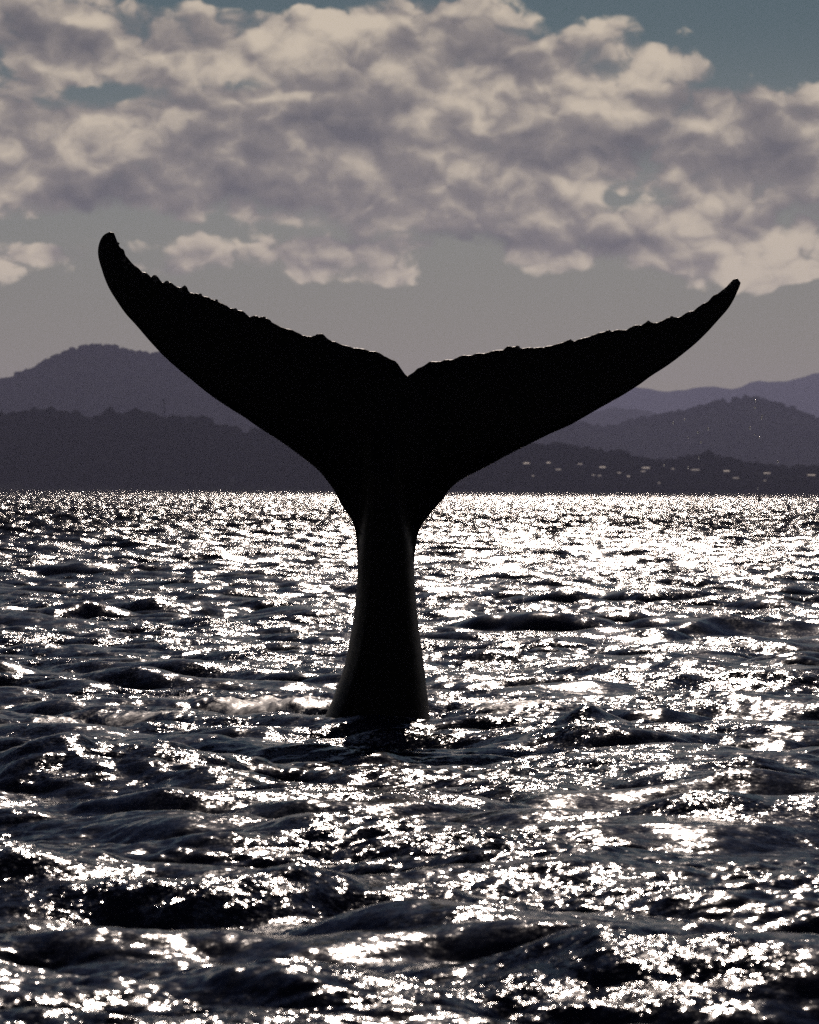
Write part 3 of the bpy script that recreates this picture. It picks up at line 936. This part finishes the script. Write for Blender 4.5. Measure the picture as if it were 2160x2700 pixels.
# shore pines at the left
m_bark = plain('pine_bark', (0.05, 0.04, 0.03), .9)
def pine(px, py, hpx, label):
    dist = 3185.0
    x, y, z = [float(q) for q in place(px, py, dist)]
    hgt = hpx / F * dist
    root = bpy.data.objects.new('pine_tree', None)
    C.objects.link(root)
    root.location = (x, y, 0.2)
    tag(root, label, 'tree', 'pines on the left shore')
    bm = bmesh.new()
    bmesh.ops.create_cone(bm, cap_ends=True, segments=8, radius1=.35, radius2=.06, depth=hgt)
    bmesh.ops.translate(bm, verts=bm.verts, vec=(0, 0, hgt / 2))
    link('trunk', mesh_bm('trunk', bm), m_bark, root)
    bm = bmesh.new()
    for lv in range(15):
        zz = hgt * (.16 + .8 * lv / 14)
        rad = (1 - lv / 15.5) * hgt * .20 * random.uniform(.8, 1.15)
        for k in range(9):
            a = k * .698 + lv + random.uniform(-.2, .2)
            ca, sa = math.cos(a), math.sin(a)
            r_ = rad * random.uniform(.75, 1.1)
            tip = bm.verts.new((ca * r_, sa * r_, zz - .10 * r_))
            w_ = r_ * .25
            l_ = bm.verts.new((ca * r_ * .5 - sa * w_, sa * r_ * .5 + ca * w_, zz + .02))
            rgt = bm.verts.new((ca * r_ * .5 + sa * w_, sa * r_ * .5 - ca * w_, zz + .02))
            base_ = bm.verts.new((0, 0, zz + .25))
            low = bm.verts.new((ca * r_ * .5, sa * r_ * .5, zz - .35))
            for f in ((base_, l_, tip), (base_, tip, rgt), (l_, low, tip), (low, rgt, tip), (base_, low, l_), (base_, rgt, low)):
                bm.faces.new(f)
    link('crown', mesh_bm('crown', bm), m_wood, root)
pine(134, 1285, 44, 'leftmost conical pine standing on the left far shore')
pine(246, 1286, 46, 'taller conical pine right of the leftmost one on the far shore')
pine(362, 1287, 34, 'short conical pine farthest right on the left shore')

# floating marker near the far shore
m_buoy = plain('dark_buoy', (0.03, 0.03, 0.03), .5)
x, y, z = [float(q) for q in place(2003, 1318, 700.)]
bm = bmesh.new()
prof = ((0.0, -.5), (.42, -.45), (.5, -.1), (.5, .25), (.38, .42), (.12, .5), (.10, 1.0), (.0, 1.0))
rings = [[bm.verts.new((r_ * math.cos(6.283 * k / 14), r_ * math.sin(6.283 * k / 14), h_)) for k in range(14)] for r_, h_ in prof[1:-1]]
for r0, r1 in zip(rings, rings[1:]):
    for k in range(14):
        bm.faces.new((r0[k], r0[(k + 1) % 14], r1[(k + 1) % 14], r1[k]))
bm.faces.new(rings[-1])
bm.faces.new(rings[0][::-1])
buoy = link('buoy', mesh_bm('buoy', bm, True), m_buoy)
buoy.location = (x, y, 0.2)
buoy.scale = (.75, .75, .75)
tag(buoy, 'tiny dark float on the water near the far shore at the right', 'buoy')
bm = bmesh.new()
box_bm(bm, -.16, .16, -.16, .16, 1.0, 1.3)
link('top_mark', mesh_bm('top_mark', bm), m_roof_b, buoy)

# drops in the air and spray thrown up by the wash
m_drop, nt, b = material('water_drop')
b.inputs['Base Color'].default_value = (0.95, 0.95, 0.96, 1)
b.inputs['Roughness'].default_value = 0.15
b.inputs['IOR'].default_value = 1.333
b.inputs['Transmission Weight'].default_value = 0.8
bm = bmesh.new()
bmesh.ops.create_icosphere(bm, subdivisions=2, radius=1)
for v in bm.verts:
    if v.co.z > 0:
        v.co.z *= 1.25
drop_me = mesh_bm('water_drop', bm, True)
drop_me.materials.append(m_drop)
for i, (cx, cy) in enumerate([(795, 410), (715, 433), (820, 533), (958, 475), (1245, 468), (1280, 328), (1325, 402), (1330, 385), (1282, 280),
                              (1312, 533), (1280, 515), (908, 567), (885, 500), (655, 725), (820, 742), (1302, 886), (1440, 702), (895, 676)]):
    px, py = H5(cx, cy)
    o = link('water_drop', drop_me)
    o.location = [float(q) for q in place(px, py, 30.3 + random.uniform(-.4, .6))]
    sz = random.uniform(.006, .0095)
    o.scale = (sz, sz, sz)
    tag(o, 'tiny bright water drop in the air right of the raised fluke', 'water drop', 'drops falling beside the right fluke')

def spray(name, label, px, py, dist, sx, sz, n, seed):
    g = np.random.default_rng(seed)
    bm = bmesh.new()
    bmesh.ops.create_icosphere(bm, subdivisions=1, radius=1)
    vs = np.array([v.co[:] for v in bm.verts])
    fs = np.array([[v.index for v in f.verts] for f in bm.faces])
    bm.free()
    x0, y0, z0 = [float(q) for q in place(px, py, dist)]
    V, Fc = [], []
    for i in range(n):
        a = g.normal(0, .5)
        hgt = abs(g.normal(0, .55)) * math.exp(-a * a) * sz
        c = np.array([x0 + a * sx, y0 + g.normal(0, .12), z0 - .04 + hgt])
        r_ = g.uniform(.003, .009) * (1.6 if hgt < sz * .25 else 1)
        V.append(vs * r_ * np.array([1.2, 1.2, .9]) + c)
        Fc.append(fs + i * len(vs))
    o = link(name, mesh_np(name, np.concatenate(V), np.concatenate(Fc)), m_drop)
    tag(o, label, kind='stuff')
spray('spray', 'small burst of white spray left of the tail stock', 475, 1850, 33.5, .16, .16, 260, 1)
spray('spray', 'low white spray on the wave at the left edge', 130, 1930, 29.6, .26, .11, 320, 2)
spray('spray', 'thin spray along the left foot of the tail stock', 830, 1895, 30.1, .18, .05, 140, 3)
